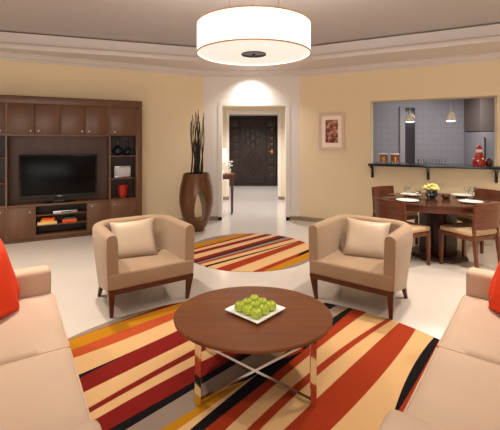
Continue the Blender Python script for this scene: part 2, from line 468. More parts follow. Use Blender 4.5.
def cdoor(x0, x1, z0, z1, kx, kz):
    bm = bmesh.new(); box(bm, S(x0) + .002, S(x1) - .002, -D - .008, -D + .012, z0, z1, .002)
    o = finish(bm, 'door', M['unit'], u)
    k = LA('knob', M['steel'], o, [(0, 0), (.006, 0), (.006, .012), (.012, .018), (.012, .024), (0, .028)], 12, (S(kx), -D - .006, kz))
    k.rotation_euler = (PI / 2, 0, 0)
w = (TR - TL) / 4
for i in range(4):
    kx = TL + (i + 1) * w - .05 if i % 2 == 0 else TL + i * w + .05
    cdoor(TL + i * w, TL + (i + 1) * w, 1.605, 2.047, kx, 1.65)
cdoor(C1, R0, 1.612, 2.047, C1 + .06, 1.65); cdoor(L1, C0, 1.612, 2.047, C0 - .06, 1.65)
cdoor(TL, -2.775, .065, .522, -2.83, .45); cdoor(-2.042, TR, .065, .522, -1.98, .48)
cdoor(C1, R0, .065, .533, C1 + .06, .47); cdoor(L1, C0, .065, .533, C0 - .06, .47)

# television
tv = thing('television', 'large black flat-screen television standing in the brown wall unit', 'television', U(-2.44, -.16, .556), A27)
bm = bmesh.new(); box(bm, -.54, .54, -.02, .03, .07, .735, .008)
finish(bm, 'bezel', M['black'], tv)
B('screen', M['screen'], tv, -.515, .515, -.0235, -.0195, .115, .71, .001)
bm = bmesh.new(); box(bm, -.07, .07, -.01, .02, .008, .1); lathe(bm, [(0, 0), (.22, 0), (.22, .006), (.18, .012), (0, .012)], 32, 0, 0, sx=1.1, sy=.55)
finish(bm, 'stand', M['black'], tv)
B('standby_light', M['steel'], tv, -.03, .03, -.023, -.02, .09, .097, 0)

# on the shelves of the unit
pl = thing('disc_player', 'slim silver disc player on the media shelf above the books', 'player', U(-2.36, -.16, .385), A27)
B('case', M['steel'], pl, -.17, .17, -.1, .1, 0, .045, .004)
B('display', M['black'], pl, -.06, .08, -.102, -.099, .015, .032, 0)
def book(label, m, s, z, w_, d_, h_, rot, group):
    o = thing('book', label, 'book', U(s, -.16, z), A27 + rot, group)
    B('cover', m, o, -w_ / 2, w_ / 2, -d_ / 2, d_ / 2, 0, h_, .002)
    B('pages', M['china'], o, -w_ / 2 + .004, w_ / 2 + .001, -d_ / 2 + .006, d_ / 2 + .001, .005, h_ - .005, 0)
G = 'books on the media shelf under the television'
book('wide cream book at the bottom of the left pile on the media shelf', M['paper'], -2.61, .235, .26, .2, .035, .05, G)
book('bright yellow book in the middle of the left pile on the media shelf', M['bookyel'], -2.60, .27, .18, .17, .03, -.05, G)
book('orange book on top of the left pile on the media shelf', M['bookor'], -2.60, .30, .17, .15, .03, .1, G)
book('thick orange-red book at the bottom of the right pile on the media shelf', M['bookor'], -2.30, .235, .20, .18, .05, 0, G)
book('dark green book on top of the right pile on the media shelf', M['bookgr'], -2.30, .285, .16, .15, .028, .1, G)
def gourd(label, s, z, k):
    o = thing('glass_vase', label, 'vase', U(s, -.16, z), 0, 'dark glass vases on the unit shelf')
    LA('body', M['dglass'], o, [(0, 0), (.035 * k, 0), (.07 * k, .035 * k), (.075 * k, .07 * k), (.05 * k, .12 * k), (.018 * k, .15 * k)], 28, cap=False)
    LA('neck', M['dglass'], o, [(.018 * k, .15 * k), (.013 * k, .2 * k), (.014 * k, .27 * k), (.02 * k, .285 * k), (.014 * k, .28 * k)], 20, cap=False)
gourd('larger blue-black glass vase with a long neck on the top unit shelf', -1.58, 1.262, 1.05)
gourd('smaller blue-black glass vase on the top unit shelf, nearer the shelf end', -1.42, 1.262, .85)
pf = thing('photo_frame', 'small pale photo in a silver frame on the middle unit shelf', 'photo frame', U(-1.50, -.17, .893), A27 + .05)
bm = bmesh.new()
box(bm, -.13, .13, -.01, .01, 0, .025, .002); box(bm, -.13, .13, -.01, .01, .165, .19, .002); box(bm, -.13, -.105, -.01, .01, .025, .165, .002); box(bm, .105, .13, -.01, .01, .025, .165, .002)
box(bm, -.02, .02, .01, .06, 0, .12)
finish(bm, 'frame_border', M['steel'], pf)
B('photo_print', M['photo'], pf, -.105, .105, -.003, .006, .025, .165, 0)
cd = thing('candle_jar', 'red cylindrical candle holder on the lowest open unit shelf', 'candle holder', U(-1.50, -.16, .56), 0)
LA('jar', M['red'], cd, [(0, .02), (.075, .02), (.08, .03), (.08, .21), (.072, .21), (.072, .05), (0, .05)], 28)
LA('foot', M['gold'], cd, [(0, 0), (.04, 0), (.04, .01), (.02, .02), (0, .02)], 20)

# ------------------------------------------------------------------ armchairs
def make_armchair(label):
    t = thing('armchair', label, 'armchair', group='tan tub armchairs')
    W, Dp, th, z0, z1 = .408, .37, .105, .245, .712
    # U-shaped shell
    path = []
    rc = .25
    Wc, Dc = W - th / 2, Dp - th / 2
    r = rc - th / 2
    path.append((-Wc, -Dc - th / 2 + .0, (-1, 0)))
    for k in range(5): path.append((-Wc, -Dc + (2 * Dc - r) * k / 5 + .02, (-1, 0)))
    for k in range(9):
        a = PI - k * PI / 16
        path.append((-Wc + r + r * math.cos(a), Dc - r + r * math.sin(a), (math.cos(a), math.sin(a))))
    for k in range(1, 3): path.append((-Wc + r + (2 * Wc - 2 * r) * k / 6, Dc, (0, 1)))
    full = path + [(-x, y, (-nx, ny)) for x, y, (nx, ny) in reversed(path)]
    prof = [(th / 2, z0)] + [(th / 2, z0 + (z1 - .04 - z0) * k / 4) for k in range(1, 5)]
    for k in range(1, 8):
        a = k * PI / 8
        prof.append((th / 2 * math.cos(a), z1 - .04 + .04 * math.sin(a)))
    prof += [(-th / 2, z1 - .04), (-th / 2 - .005, .5), (-th / 2, z0)]
    bm = bmesh.new(); rows = []
    nF = len(full)
    for i, (x, y, (nx, ny)) in enumerate(full):
        e = min(i, nF - 1 - i)
        sh = .86 if e == 0 else 1.0
        zc = .49
        row = []
        for o, z in prof:
            f = (y + Dp) / (2 * Dp)
            z = zc + (z - zc) * (.975 if e == 0 else 1)
            if z < .5: z = .5 - (.5 - z) * (1 + .5 * f)              # the hem drops towards the back
            g = max(0, (.55 - z) / .45)
            X_ = x + nx * o * sh; Y_ = y + ny * o * sh
            row.append(bm.verts.new((X_ * (1 - .045 * g - .07 * g * f), Y_ - .15 * g * f, z)))
        rows.append(row)
    for a, b in zip(rows, rows[1:]):
        for j in range(len(prof)): bm.faces.new((a[j], a[(j + 1) % len(prof)], b[(j + 1) % len(prof)], b[j]))
    bm.faces.new(rows[0]); bm.faces.new(rows[-1])
    finish(bm, 'backrest', M['fabric'], t, ang=55)
    bm = bmesh.new(); box(bm, -W + .022, W - .022, -Dp - .012, -.02, z0, .385, .022, 4)
    box(bm, -.33, .33, -.05, Dp - .16, z0, .384, .01, 2)
    box(bm, -.24, .24, .1, Dp - .10, z0, .383, .01, 2)
    finish(bm, 'seat', M['fabric'], t)
    bm = bmesh.new()
    for a, b in (((-.36, -.352), (.36, -.352)), ((-.33, -.345), (-.31, .15)), ((.33, -.345), (.31, .15))):
        bar(bm, (*a, .225), (*b, .225), .045, .04)
    finish(bm, 'seat_rail', M['walnut'], t)
    for sx in (-1, 1):
        bm = bmesh.new(); bar(bm, (sx * .360, -.352, .245), (sx * .348, -.315, 0), .055, .055, .026, .026); finish(bm, 'leg', M['walnut'], t)
        bm = bmesh.new(); bar(bm, (sx * .31, .14, .20), (sx * .335, .21, 0), .055, .055, .026, .026); finish(bm, 'leg', M['walnut'], t)
    return t
a1 = make_armchair('tan fabric tub armchair beside the television unit, dark wooden legs')
a1.location = (-1.065, 3.64, 0); a1.rotation_euler = (0, 0, R(34))
a2 = dup(a1, (1.10, 3.62, 0), R(-37), 'tan fabric tub armchair in front of the dining table, dark wooden legs')
pillow('throw_cushion', M['satin'], 'shiny beige square cushion on the armchair by the television unit', .43, .40, .13, (-1.15, 3.71, .535), (R(-33), R(-3), R(22)))
pillow('throw_cushion', M['satin'], 'matt beige square cushion on the armchair by the dining table', .43, .40, .13, (1.15, 3.70, .535), (R(-33), R(3), R(-22)))

# ------------------------------------------------------------------ sofas
def make_sofa(label):
    t = thing('sofa', label, 'sofa', group='cream sofas')
    L_, aw, dp = .84, .15, .45
    bm = bmesh.new(); box(bm, -L_ - aw + .02, L_ + aw - .02, -dp + .03, dp - .02, .08, .30, .02, 3)
    finish(bm, 'base', M['sofa'], t)
    for i in (0, 1):
        bm = bmesh.new()
        x0 = -L_ + i * L_ + .003; x1 = x0 + L_ - .006
        n = 14
        top = {}
        for a in range(n + 1):
            for b in range(n + 1):
                u_ = -1 + 2 * a / n; v_ = -1 + 2 * b / n
                x = x0 + (x1 - x0) * (u_ + 1) / 2; y = -dp + .66 * (v_ + 1) / 2
                z = .405 + .025 * ((1 - u_ ** 4) * (1 - v_ ** 4)) - .0 
                top[(a, b)] = (x, y, z)
        vt = {k: bm.verts.new(v) for k, v in top.items()}
        for a in range(n):
            for b in range(n): bm.faces.new((vt[(a, b)], vt[(a + 1, b)], vt[(a + 1, b + 1)], vt[(a, b + 1)]))
        ring = [(a, 0) for a in range(n)] + [(n, b) for b in range(n)] + [(a, n) for a in range(n, 0, -1)] + [(0, b) for b in range(n, 0, -1)]
        cx, cy = (x0 + x1) / 2, -dp + .33
        prev = [vt[k] for k in ring]
        for (dz, off) in ((-.012, .012), (-.03, .018), (-.10, .018), (-.118, .008)):
            cur = []
            for k in ring:
                x, y, z = top[k]
                lx = 1 if k[0] == n else (-1 if k[0] == 0 else 0); ly = 1 if k[1] == n else (-1 if k[1] == 0 else 0)
                cur.append(bm.verts.new((x + lx * (off if False else 0), y + ly * off, .405 + dz)))
            for j in range(len(ring)): bm.faces.new((prev[j], prev[(j + 1) % len(ring)], cur[(j + 1) % len(ring)], cur[j]))
            prev = cur
        bm.faces.new(prev)
        o = finish(bm, 'seat_cushion', M['sofa'], t, ang=80)
        # piping along the top front edge
        bm = bmesh.new(); tube(bm, [(x0 + .01, -dp - .012, .397), (x1 - .01, -dp - .012, .397)], .005, 6)
        finish(bm, 'piping', M['sofa'], o)
        bm = bmesh.new(); box(bm, x0, x1, .07, .28, .42, .80, .05, 4)
        finish(bm, 'back_cushion', M['sofa'], t)
    bm = bmesh.new(); box(bm, -L_ - aw + .02, L_ + aw - .02, .26, dp, .1, .74, .04, 4)
    finish(bm, 'backrest', M['sofa'], t)
    for s in (-1, 1):
        bm = bmesh.new(); box(bm, min(s * L_, s * (L_ + aw)), max(s * L_, s * (L_ + aw)), -dp, dp - .02, .08, .575, .035, 4)
        finish(bm, 'arm', M['sofa'], t)
    for sx in (-1, 1):
        for sy in (-1, 1):
            bm = bmesh.new(); bar(bm, (sx * .9, sy * .38, .1), (sx * .9, sy * .38, 0), .05, .05, .035, .035)
            finish(bm, 'leg', M['walnut'], t)
    return t
s1 = make_sofa('cream fabric sofa facing the coffee table from the television side')
s1.location = (-1.344, 1.733, .010); s1.rotation_euler = (0, 0, R(122.7))
s2 = dup(s1, (1.3585, 1.705, .010), R(-127.8), 'cream fabric sofa facing the coffee table from the dining side')
OC = 'orange cushions on the sofas'
def sofa_pillow(so, rz, lx, ly, z, tilt, yaw, roll, label):
    p = Matrix.Rotation(rz, 3, 'Z') @ Vector((lx, ly, 0))
    pillow('throw_cushion', M['orange'], label, .45, .45, .12, (so.location.x + p.x, so.location.y + p.y, z), (tilt, roll, rz + yaw), OC)
rL, rR = R(122.7), R(-127.8)
sofa_pillow(s1, rL, .655, -.10, .645, R(-18), R(-24), 0, 'bright orange cushion against the far arm of the television-side sofa, behind another')
sofa_pillow(s1, rL, .48, -.06, .64, R(-16), R(-41), 0, 'bright orange cushion standing in front of another on the television-side sofa')
sofa_pillow(s2, rR, -.655, -.15, .645, R(-18), R(24), 0, 'red-orange cushion against the far arm of the dining-side sofa, behind another')
sofa_pillow(s2, rR, -.52, -.10, .64, R(-16), R(41), 0, 'red-orange cushion standing in front of another on the dining-side sofa')

# ------------------------------------------------------------------ rugs
BIG = [('dred', 0.0044, 0.0759, -1.5798), ('yel', 0.0826, 0.1021, -1.5732), ('orng', 0.0722, 0.0742, -1.428), ('cream', -0.108, 0.1126, -1.292),
       ('black', -0.0329, 0.0561, -1.1012), ('dred', 0.0658, 0.0153, -1.0961), ('cream', 0.0013, 0.0475, -0.9185), ('dred', 0.0418, 0.0156, -0.7929),
       ('cream', 0.055, 0.0492, -0.7383), ('dred', 0.0729, 0.0856, -0.6555), ('black', -0.0194, 0.0737, -0.5172), ('gray', 0.0068, 0.0664, -0.4629),
       ('yel', -0.0255, 0.0865, -0.323), ('cream', -0.0109, 0.0369, -0.276), ('black', 0.0295, -0.042, -0.2482), ('ored', -0.0138, 0.0119, -0.1787),
       ('cream', 0.0353, -0.0435, -0.1022), ('ored', 0.065, -0.0341, -0.0146), ('cream', 0.058, -0.0321, 0.0399), ('ored', 0.007, 0.0326, 0.1321),
       ('cream', -0.051, 0.1103, 0.2965), ('black', 0.1167, -0.2912, 0.6546), ('ored', -0.0244, 0.0353, 0.5273)]
SMALL = [('yel', 0.0, 0.021, -0.7384), ('dred', 0.0, -0.0186, -0.576), ('cream', 0.0, -0.0058, -0.526), ('dred', 0.0, 0.0182, -0.4273),
         ('cream', 0.0, 0.0242, -0.3217), ('dred', 0.0, -0.0139, -0.1985), ('black', 0.0, -0.0078, -0.103), ('gray', 0.0, -0.0021, -0.0554),
         ('ored', 0.0, 0.029, 0.0055), ('cream', 0.0, 0.0387, 0.0624), ('black', 0.0, 0.0632, 0.1609), ('cream', 0.0, 0.0446, 0.1998),
         ('ored', 0.0, -0.0258, 0.255), ('cream', 0.0, -0.0652, 0.3965), ('ored', 0.0, -0.059, 0.612), ('black', 0.9, -0.85, .795),
         ('yel', 0.0, -0.0746, 0.69), ('gray', 0.0, 0.0077, 0.8272), ('dred', 0.0, 0.0681, 0.8961)]
M['rug1'] = stripes('striped_pile', R(50), 'gray', BIG)
M['rug2'] = stripes('striped_pile_small', R(45), 'gray', SMALL)
rg = LA('round_rug', M['rug1'], None, [(0, 0), (1.645, 0), (1.65, .004), (1.642, .010), (0, .010)], 128, (.02, 1.96, .0))
tag(rg, 'large round rug with wide diagonal stripes under the coffee table', 'rug')
rg2 = LA('round_rug', M['rug2'], None, [(0, 0), (.875, 0), (.88, .004), (.873, .010), (0, .010)], 96, (0, 5.17, .0))
tag(rg2, 'small round rug with narrow diagonal stripes between the armchairs and hall', 'rug')

# ------------------------------------------------------------------ coffee table with apples
ct = thing('coffee_table', 'round brown wooden coffee table on crossed chrome legs', 'table', (.02, 2.42, .010))
TH = .385
LA('tabletop', M['tabletop'], ct, [(0, TH - .03), (.485, TH - .03), (.503, TH - .022), (.506, TH - .006), (.5, TH), (0, TH)], 96, sy=.87)
fx, fy = .325, .27
for sx in (-1, 1):
    for sy in (-1, 1):
        bm = bmesh.new(); bar(bm, (.012 + sx * fx, -.035 + sy * fy, TH - .03), (.012 + sx * fx, -.035 + sy * fy, 0), .034, .022)
        finish(bm, 'leg', M['chrome'], ct)
bm = bmesh.new(); bar(bm, (.012 - fx, -.035 - fy, .018), (.012 + fx, -.035 + fy, .018), .022, .022); bar(bm, (.012 - fx, -.035 + fy, .018), (.012 + fx, -.035 - fy, .018), .022, .0221)
finish(bm, 'stretcher', M['chrome'], ct)
ZT = TH + .010
pc = Vector((.035, 2.43)); pr = R(-42)
bm = bmesh.new()
n = 10; hw = .14
rows = []
for (k, z) in ((.62, 0), (.66, 0), (1.0, .016), (1.0, .02), (.93, .014), (.6, .007)):
    rows.append([bm.verts.new((sx * hw * k, sy * hw * k, z)) for sx, sy in ((-1, -1), (1, -1), (1, 1), (-1, 1))])
for a, b in zip(rows, rows[1:]):
    for j in range(4): bm.faces.new((a[j], a[(j + 1) % 4], b[(j + 1) % 4], b[j]))
bm.faces.new(rows[0]); bm.faces.new(rows[-1])
bmesh.ops.recalc_face_normals(bm, faces=bm.faces)
pt = finish(bm, 'square_plate', M['china'], None, (pc.x, pc.y, ZT), pr, smooth=False)
tag(pt, 'square white china plate holding green apples on the coffee table', 'plate')
def make_apple(label):
    t = thing('apple', label, 'apple', group='green apples on the square plate')
    r = .0365
    prof = []
    for i in range(15):
        a = -PI / 2 + PI * i / 14
        rr = r * math.cos(a) ** .85 if abs(math.cos(a)) > 1e-6 else 0
        z = r * .84 * math.sin(a) * (1 + .04 * math.sin(a)) 
        if a > 1.1: z -= .012 * (a - 1.1) / .47 * (1 - rr / r)
        if a < -1.2: z += .005
        prof.append((rr if 0 < i < 14 else 0, z + r * .79))
    bm = bmesh.new(); lathe(bm, prof, 20, cap=False); finish(bm, 'flesh', M['apple'], t, ang=80)
    bm = bmesh.new(); tube(bm, [(0, 0, .048), (.001, .001, .057), (.003, .002, .063)], .0014, 6); finish(bm, 'stem', M['stem'], t)
    return t
names = ['front corner', 'front edge left of the corner apple', 'left corner', 'front edge right of the corner apple', 'very middle', 'back edge next to the left corner apple',
         'right corner', 'back edge next to the right corner apple', 'back corner']
ap = None; k = 0
for j in range(3):
    for i in range(3):
        # i runs to the left corner, j to the right corner, starting at the front corner
        ca, sa = math.cos(pr), math.sin(pr)
        lx = -.071 + .071 * j; ly = -.071 + .071 * i
        q = Vector((pc.x + lx * ca - ly * sa, pc.y + lx * sa + ly * ca))
        lab = 'green apple on the square white plate, in its ' + [['front-left', 'left', 'left-rear'], ['front', 'very middle', 'rear'], ['front-right', 'right', 'right-rear']][j][i] + ' spot'
        if ap is None: ap = make_apple(lab); ap.location = (q.x, q.y, ZT + .005); o = ap
        else: o = dup(ap, (q.x, q.y, ZT + .005), random.uniform(0, 6), lab)
        k += 1
# ------------------------------------------------------------------ drum pendant lamp
dl = thing('drum_pendant', 'large white drum pendant lamp hanging over the coffee table', 'lamp', (.03, 3.0, 2.192))
LA('lamp_shade', M['shade'], dl, [(.45, 0), (.45, .228), (.445, .228), (.445, 0)], 96, cap=False)
LA('diffuser', M['diffuser'], dl, [(0, .006), (.435, .006), (.445, .012), (.435, .016), (0, .016)], 96, cap=False)
bm = bmesh.new()
for z in (0, .224):
    lathe(bm, [(.446, z - .003), (.4535, z - .003), (.4535, z + .006), (.446, z + .006), (.446, z - .003)], 96, cap=False)
finish(bm, 'rim', M['gold'], dl)
LA('finial', M['black'], dl, [(0, -.022), (.012, -.02), (.015, -.008), (.10, -.004), (.10, .004), (0, .004)], 40)
for a in (90, 210, 330):
    bm = bmesh.new(); tube(bm, [(.22 * math.cos(R(a)), .22 * math.sin(R(a)), .225), (.22 * math.cos(R(a)), .22 * math.sin(R(a)), .845)], .004, 6)
    finish(bm, 'suspension_rod', M['steel'], dl)
bm = bmesh.new()
for a in (90, 210, 330): tube(bm, [(0, 0, .226), (.447 * math.cos(R(a)), .447 * math.sin(R(a)), .226)], .004, 6)
finish(bm, 'spider', M['steel'], dl)
LA('canopy', M['steel'], dl, [(0, .82), (.34, .82), (.34, .85), (0, .85)], 48)

# ------------------------------------------------------------------ floor vase with branches
vx, vy = -.90, 6.30
prof = [(0, 0), (.12, 0), (.135, .02), (.19, .12), (.25, .28), (.284, .46), (.287, .56), (.27, .73), (.225, .93), (.215, .96), (.195, .96), (.205, .93), (.235, .8), (.2, .72), (0, .70)]
bm = bmesh.new(); lathe(bm, prof, 56, cap=False); body = finish(bm, 'tmp_body', M['bronze'], None)
bm = bmesh.new()
pts = []
for i in range(32):
    a = 2 * PI * i / 32
    z = .40 + .255 * math.sin(a)
    x = .088 * math.cos(a) * (1 - .4 * math.sin(a))
    pts.append((x, z))
fa = [bm.verts.new((x, -.5, z)) for x, z in pts]; fb = [bm.verts.new((x, .5, z)) for x, z in pts]
for i in range(32): bm.faces.new((fa[i], fa[(i + 1) % 32], fb[(i + 1) % 32], fb[i]))
bm.faces.new(fa); bm.faces.new(fb)
cut = finish(bm, 'tmp_cut', M['bronze'], None)
cut.rotation_euler = (R(-13), 0, R(7)); cut.location = (.03, 0, 0)
md = body.modifiers.new('b', 'BOOLEAN'); md.object = cut; md.operation = 'DIFFERENCE'; md.solver = 'EXACT'
bpy.context.view_layer.update()
me = bpy.data.meshes.new_from_object(body.evaluated_get(bpy.context.evaluated_depsgraph_get()))
me.materials.clear(); me.materials.append(M['bronze'])
bpy.data.objects.remove(body); bpy.data.objects.remove(cut)
fv = bpy.data.objects.new('floor_vase', me); col.objects.link(fv)
bmx = bmesh.new(); bmx.from_mesh(me)
for f in bmx.faces: f.smooth = True
for e in bmx.edges:
    if len(e.link_faces) == 2: e.smooth = e.calc_face_angle(0) < R(38)
bmx.to_mesh(me); bmx.free()
fv.location = (vx, vy, 0); fv.rotation_euler = (0, 0, math.atan2(-vx, vy))
tag(fv, 'tall bronze-brown floor vase with an oval hole, holding dark branches', 'vase')
for k in range(20):
    a = random.uniform(0, 2 * PI); r0 = random.uniform(.01, .12); r1 = r0 + random.uniform(-.02, .06)
    H = random.uniform(.95, 1.35); ph = random.uniform(0, 6)
    pts = []
    for i in range(11):
        f = i / 10; rr = r0 + (r1 - r0) * f
        pts.append((rr * math.cos(a + f * .4) + .012 * math.sin(ph + 9 * f), rr * math.sin(a + f * .4) + .012 * math.cos(ph + 8 * f), H * f))
    bm = bmesh.new(); tube(bm, pts, random.uniform(.010, .015), 7, .005)
    o = finish(bm, 'branch', M['branch'], None, (vx, vy, .705))
    tag(o, 'thin dark dried branch standing in the bronze floor vase', 'branch', 'dried branches in the floor vase')

# ------------------------------------------------------------------ console table in the hall
cn = thing('console_table', 'narrow brown wooden console table just inside the hall', 'table', (-.83, 7.78, 0))
B('tabletop', M['tabletop'], cn, -.5, .5, -.17, .17, .79, .83, .004)
B('apron', M['tabletop'], cn, -.46, .46, -.14, .14, .72, .79, .002)
for sx in (-1, 1):
    for sy in (-1, 1):
        bm = bmesh.new(); bar(bm, (sx * .46, sy * .13, .79), (sx * .46, sy * .13, 0), .05, .05, .03, .03); finish(bm, 'leg', M['walnut'], cn)
tl = thing('table_lamp', 'glowing table lamp with a cream shade on the hall console', 'lamp', (-.62, 7.80, .83))
LA('base', M['china'], tl, [(0, 0), (.07, 0), (.08, .02), (.06, .1), (.02, .18), (.012, .27), (0, .27)], 28)
LA('lamp_shade', M['tshade'], tl, [(.15, .24), (.125, .5), (.12, .5), (.145, .24)], 40, cap=False)
fp = thing('flower_pot', 'small white pot of white flowers on the hall console', 'flowers', (-.43, 7.70, .83))
LA('pot', M['china'], fp, [(0, 0), (.03, 0), (.045, .1), (.04, .1), (.03, .02), (0, .02)], 24)
bm = bmesh.new()
for k in range(14):
    p = Vector((random.uniform(-.05, .07), random.uniform(-.05, .05), random.uniform(.13, .27)))
    bmesh.ops.create_icosphere(bm, subdivisions=2, radius=random.uniform(.02, .032), matrix=Matrix.Translation(p) @ Matrix.Diagonal((1, 1, .6, 1)))
finish(bm, 'blossom', M['china'], fp)
bm = bmesh.new()
for k in range(6): tube(bm, [(0, 0, .02), (random.uniform(-.03, .03), random.uniform(-.03, .03), .18)], .003, 5)
finish(bm, 'stem', M['green'], fp)

# ------------------------------------------------------------------ picture on the right wall
pic = thing('framed_picture', 'small brown print with a white mount in a pale frame on the beige wall', 'picture', Vector(WR) + Vector((math.cos(A27), -math.sin(A27), 0)) * .615 + Vector((-math.sin(A27), -math.cos(A27), 0)) * .001 + Vector((0, 0, 1.67)), -A27)
bm = bmesh.new(); fw = .055
box(bm, -.24, .24, -.03, 0, .34 - fw, .34, .006); box(bm, -.24, .24, -.03, 0, -.34, -.34 + fw, .006)
box(bm, -.24, -.24 + fw, -.03, 0, -.34 + fw, .34 - fw, .006); box(bm, .24 - fw, .24, -.03, 0, -.34 + fw, .34 - fw, .006)
finish(bm, 'frame_border', M['frame'], pic)
B('mount', M['mount'], pic, -.19, .19, -.012, -.002, -.29, .29, 0)
B('print', M['art'], pic, -.115, .115, -.014, -.011, -.205, .215, 0)

# ------------------------------------------------------------------ kitchen hatch
def K(s, y, z=0): return Vector(WR) + Vector((math.cos(A27), -math.sin(A27), 0)) * s + Vector((math.sin(A27), math.cos(A27), 0)) * y + Vector((0, 0, z))
bm = bmesh.new(); box(bm, 1.285, 3.22, -.2, -.001, 1.078, 1.118, .004); box(bm, 1.295, 3.135, -.005, .42, 1.078, 1.118, .004)
cb = thing('bar_counter', 'long black granite bar counter on black brackets in the kitchen hatch', 'counter', WR, -A27)
finish(bm, 'countertop', M['granite'], cb)
for s in (1.33, 2.2, 3.13):
    bm = bmesh.new(); box(bm, s - .02, s + .02, -.17, -.003, 1.05, 1.078); box(bm, s - .02, s + .02, -.03, -.003, .87, 1.05)
    tube(bm, [(s, -.155, 1.052), (s, -.09, 1.02), (s, -.05, .97), (s, -.03, .9)], .014, 8)
    finish(bm, 'bracket', M['black'], cb)
ZC = 1.118
def jar(label, s):
    o = thing('glass_jar', label, 'jar', K(s, .08, ZC), 0, 'preserve jars on the bar counter')
    LA('glass', M['glass'], o, [(0, 0), (.07, 0), (.075, .01), (.075, .14), (.07, .15), (.066, .15), (.068, .02), (0, .02)], 28)
    LA('preserve', M['oj'], o, [(0, .022), (.064, .022), (.064, .13), (0, .135)], 24)
    LA('lid', M['white'], o, [(0, .15), (.076, .15), (.078, .165), (0, .17)], 28)
jar('glass jar of orange preserve at the end of the black bar counter', 1.50)
jar('glass jar of orange preserve, second from the end of the bar counter', 1.69)
g0 = None
for k in range(5):
    if g0 is None:
        g0 = thing('drinking_glass', 'clear drinking glass in the row on the black bar counter', 'glass', K(2.06, .25, ZC), 0, 'drinking glasses on the bar counter')
        LA('glass', M['glass'], g0, [(0, 0), (.03, 0), (.034, .08), (.031, .08), (.027, .008), (0, .008)], 20)
    else: dup(g0, K(2.06 + .09 * k, .25, ZC), 0)
fg = thing('figurine', 'red and white painted ceramic figurine on the black bar counter', 'figurine', K(2.91, .02, ZC), R(20))
LA('robe', M['red'], fg, [(0, 0), (.085, 0), (.09, .04), (.075, .12), (.05, .19), (.03, .21), (0, .21)], 24)
LA('head', M['mount'], fg, [(0, .2), (.03, .205), (.045, .235), (.04, .265), (0, .28)], 20, cap=False)
LA('cap', M['red'], fg, [(.044, .255), (.04, .275), (.02, .31), (0, .325)], 20, cap=False)
bm = bmesh.new()
for a in range(7):
    t = a * 2 * PI / 7
    bmesh.ops.create_icosphere(bm, subdivisions=1, radius=.016, matrix=Matrix.Translation((.078 * math.cos(t), .078 * math.sin(t), .08 + .03 * (a % 2))))
finish(bm, 'painted_dot', M['china'], fg)
sp = thing('sugar_bowl', 'small dark brown lidded pot beside the red figurine', 'pot', K(3.04, .04, ZC))
LA('bowl', M['walnut'], sp, [(0, 0), (.04, 0), (.055, .04), (.05, .085), (0, .085)], 24)
LA('lid', M['walnut'], sp, [(0, .085), (.05, .086), (.02, .11), (.012, .125), (0, .13)], 24)
def kp(label, s):
    o = thing('kitchen_pendant', label, 'pendant lamp', K(s, .25, 1.83), 0, 'glass pendants over the bar')
    LA('lamp_shade', M['pshade'], o, [(.088, 0), (.085, .05), (.07, .1), (.035, .135), (.02, .15), (.015, .15), (.03, .13), (.065, .095), (.08, .05), (.083, 0)], 32, cap=False)
    LA('bulb', M['bulb'], o, [(0, -.012), (.05, -.008), (.07, .004), (.06, .04), (.03, .08), (0, .1)], 20, cap=False)
    bm = bmesh.new(); tube(bm, [(0, 0, .145), (0, 0, .77)], .004, 6); lathe(bm, [(0, .14), (.022, .14), (.02, .18), (0, .185)], 16); finish(bm, 'cord', M['steel'], o)
kp('small chrome pendant lamp over the bar, above the preserve jars', 1.91)
kp('small chrome pendant lamp over the middle of the bar counter', 2.53)
# kitchen back wall
d2 = bpy.data.objects.new('door_2', None); col.objects.link(d2); d2['kind'] = 'structure'; d2.location = (3.74, 8.8, 0)
B('door_panel', M['kgrey'], d2, -.12, .12, -.03, 0, 0, 2.28); B('door_frame', M['kwall'], d2, -.24, -.12, -.05, 0, 0, 2.3)
fr = thing('refrigerator', 'grey refrigerator at the kitchen back wall', 'refrigerator', (5.42, 8.45, 0))
B('body', M['fridge'], fr, -.40, .40, -.3, .33, .02, 1.70, .01)
B('door', M['fridge'], fr, -.40, .40, -.34, -.302, .02, 1.70, .01)
bm = bmesh.new(); tube(bm, [(-.36, -.34, .9), (-.36, -.38, .92), (-.36, -.38, 1.56), (-.36, -.34, 1.58)], .012, 8); finish(bm, 'handle', M['black'], fr)
B('foot', M['black'], fr, -.36, .36, -.25, .3, 0, .02, 0)
kc = thing('kitchen_cabinet', 'grey-brown overhead kitchen cabinet above the refrigerator', 'cabinet', (5.42, 8.45, 1.72))
B('body', M['kcab'], kc, -.40, .40, -.25, .348, 0, .8, .004)
B('door', M['kcab'], kc, -.40, -.002, -.27, -.252, 0, .8, .003); B('door', M['kcab'], kc, .002, .40, -.27, -.252, 0, .8, .003)

# ------------------------------------------------------------------ dining set
tc_ = Vector((2.47, 4.93))
dt = thing('dining_table', 'round dark wooden dining table laid for four', 'table', (tc_.x, tc_.y, 0))
LA('tabletop', M['dtable'], dt, [(0, .71), (.725, .71), (.75, .715), (.75, .735), (.74, .742), (0, .742)], 96, sy=.81)
LA('apron', M['dchair'], dt, [(.68, .65), (.725, .65), (.725, .71), (.68, .71), (.68, .65)], 96, cap=False, sy=.81)
bm = bmesh.new(); box(bm, -.16, .16, -.16, .16, .045, .71, .004); box(bm, -.19, .19, -.06, .06, .045, .71, .004); box(bm, -.06, .06, -.19, .19, .045, .71, .004)
finish(bm, 'pedestal', M['dark_wood'], dt, rz=R(20))
LA('foot', M['dark_wood'], dt, [(0, 0), (.36, 0), (.36, .03), (.33, .045), (0, .045)], 8, ang=20)

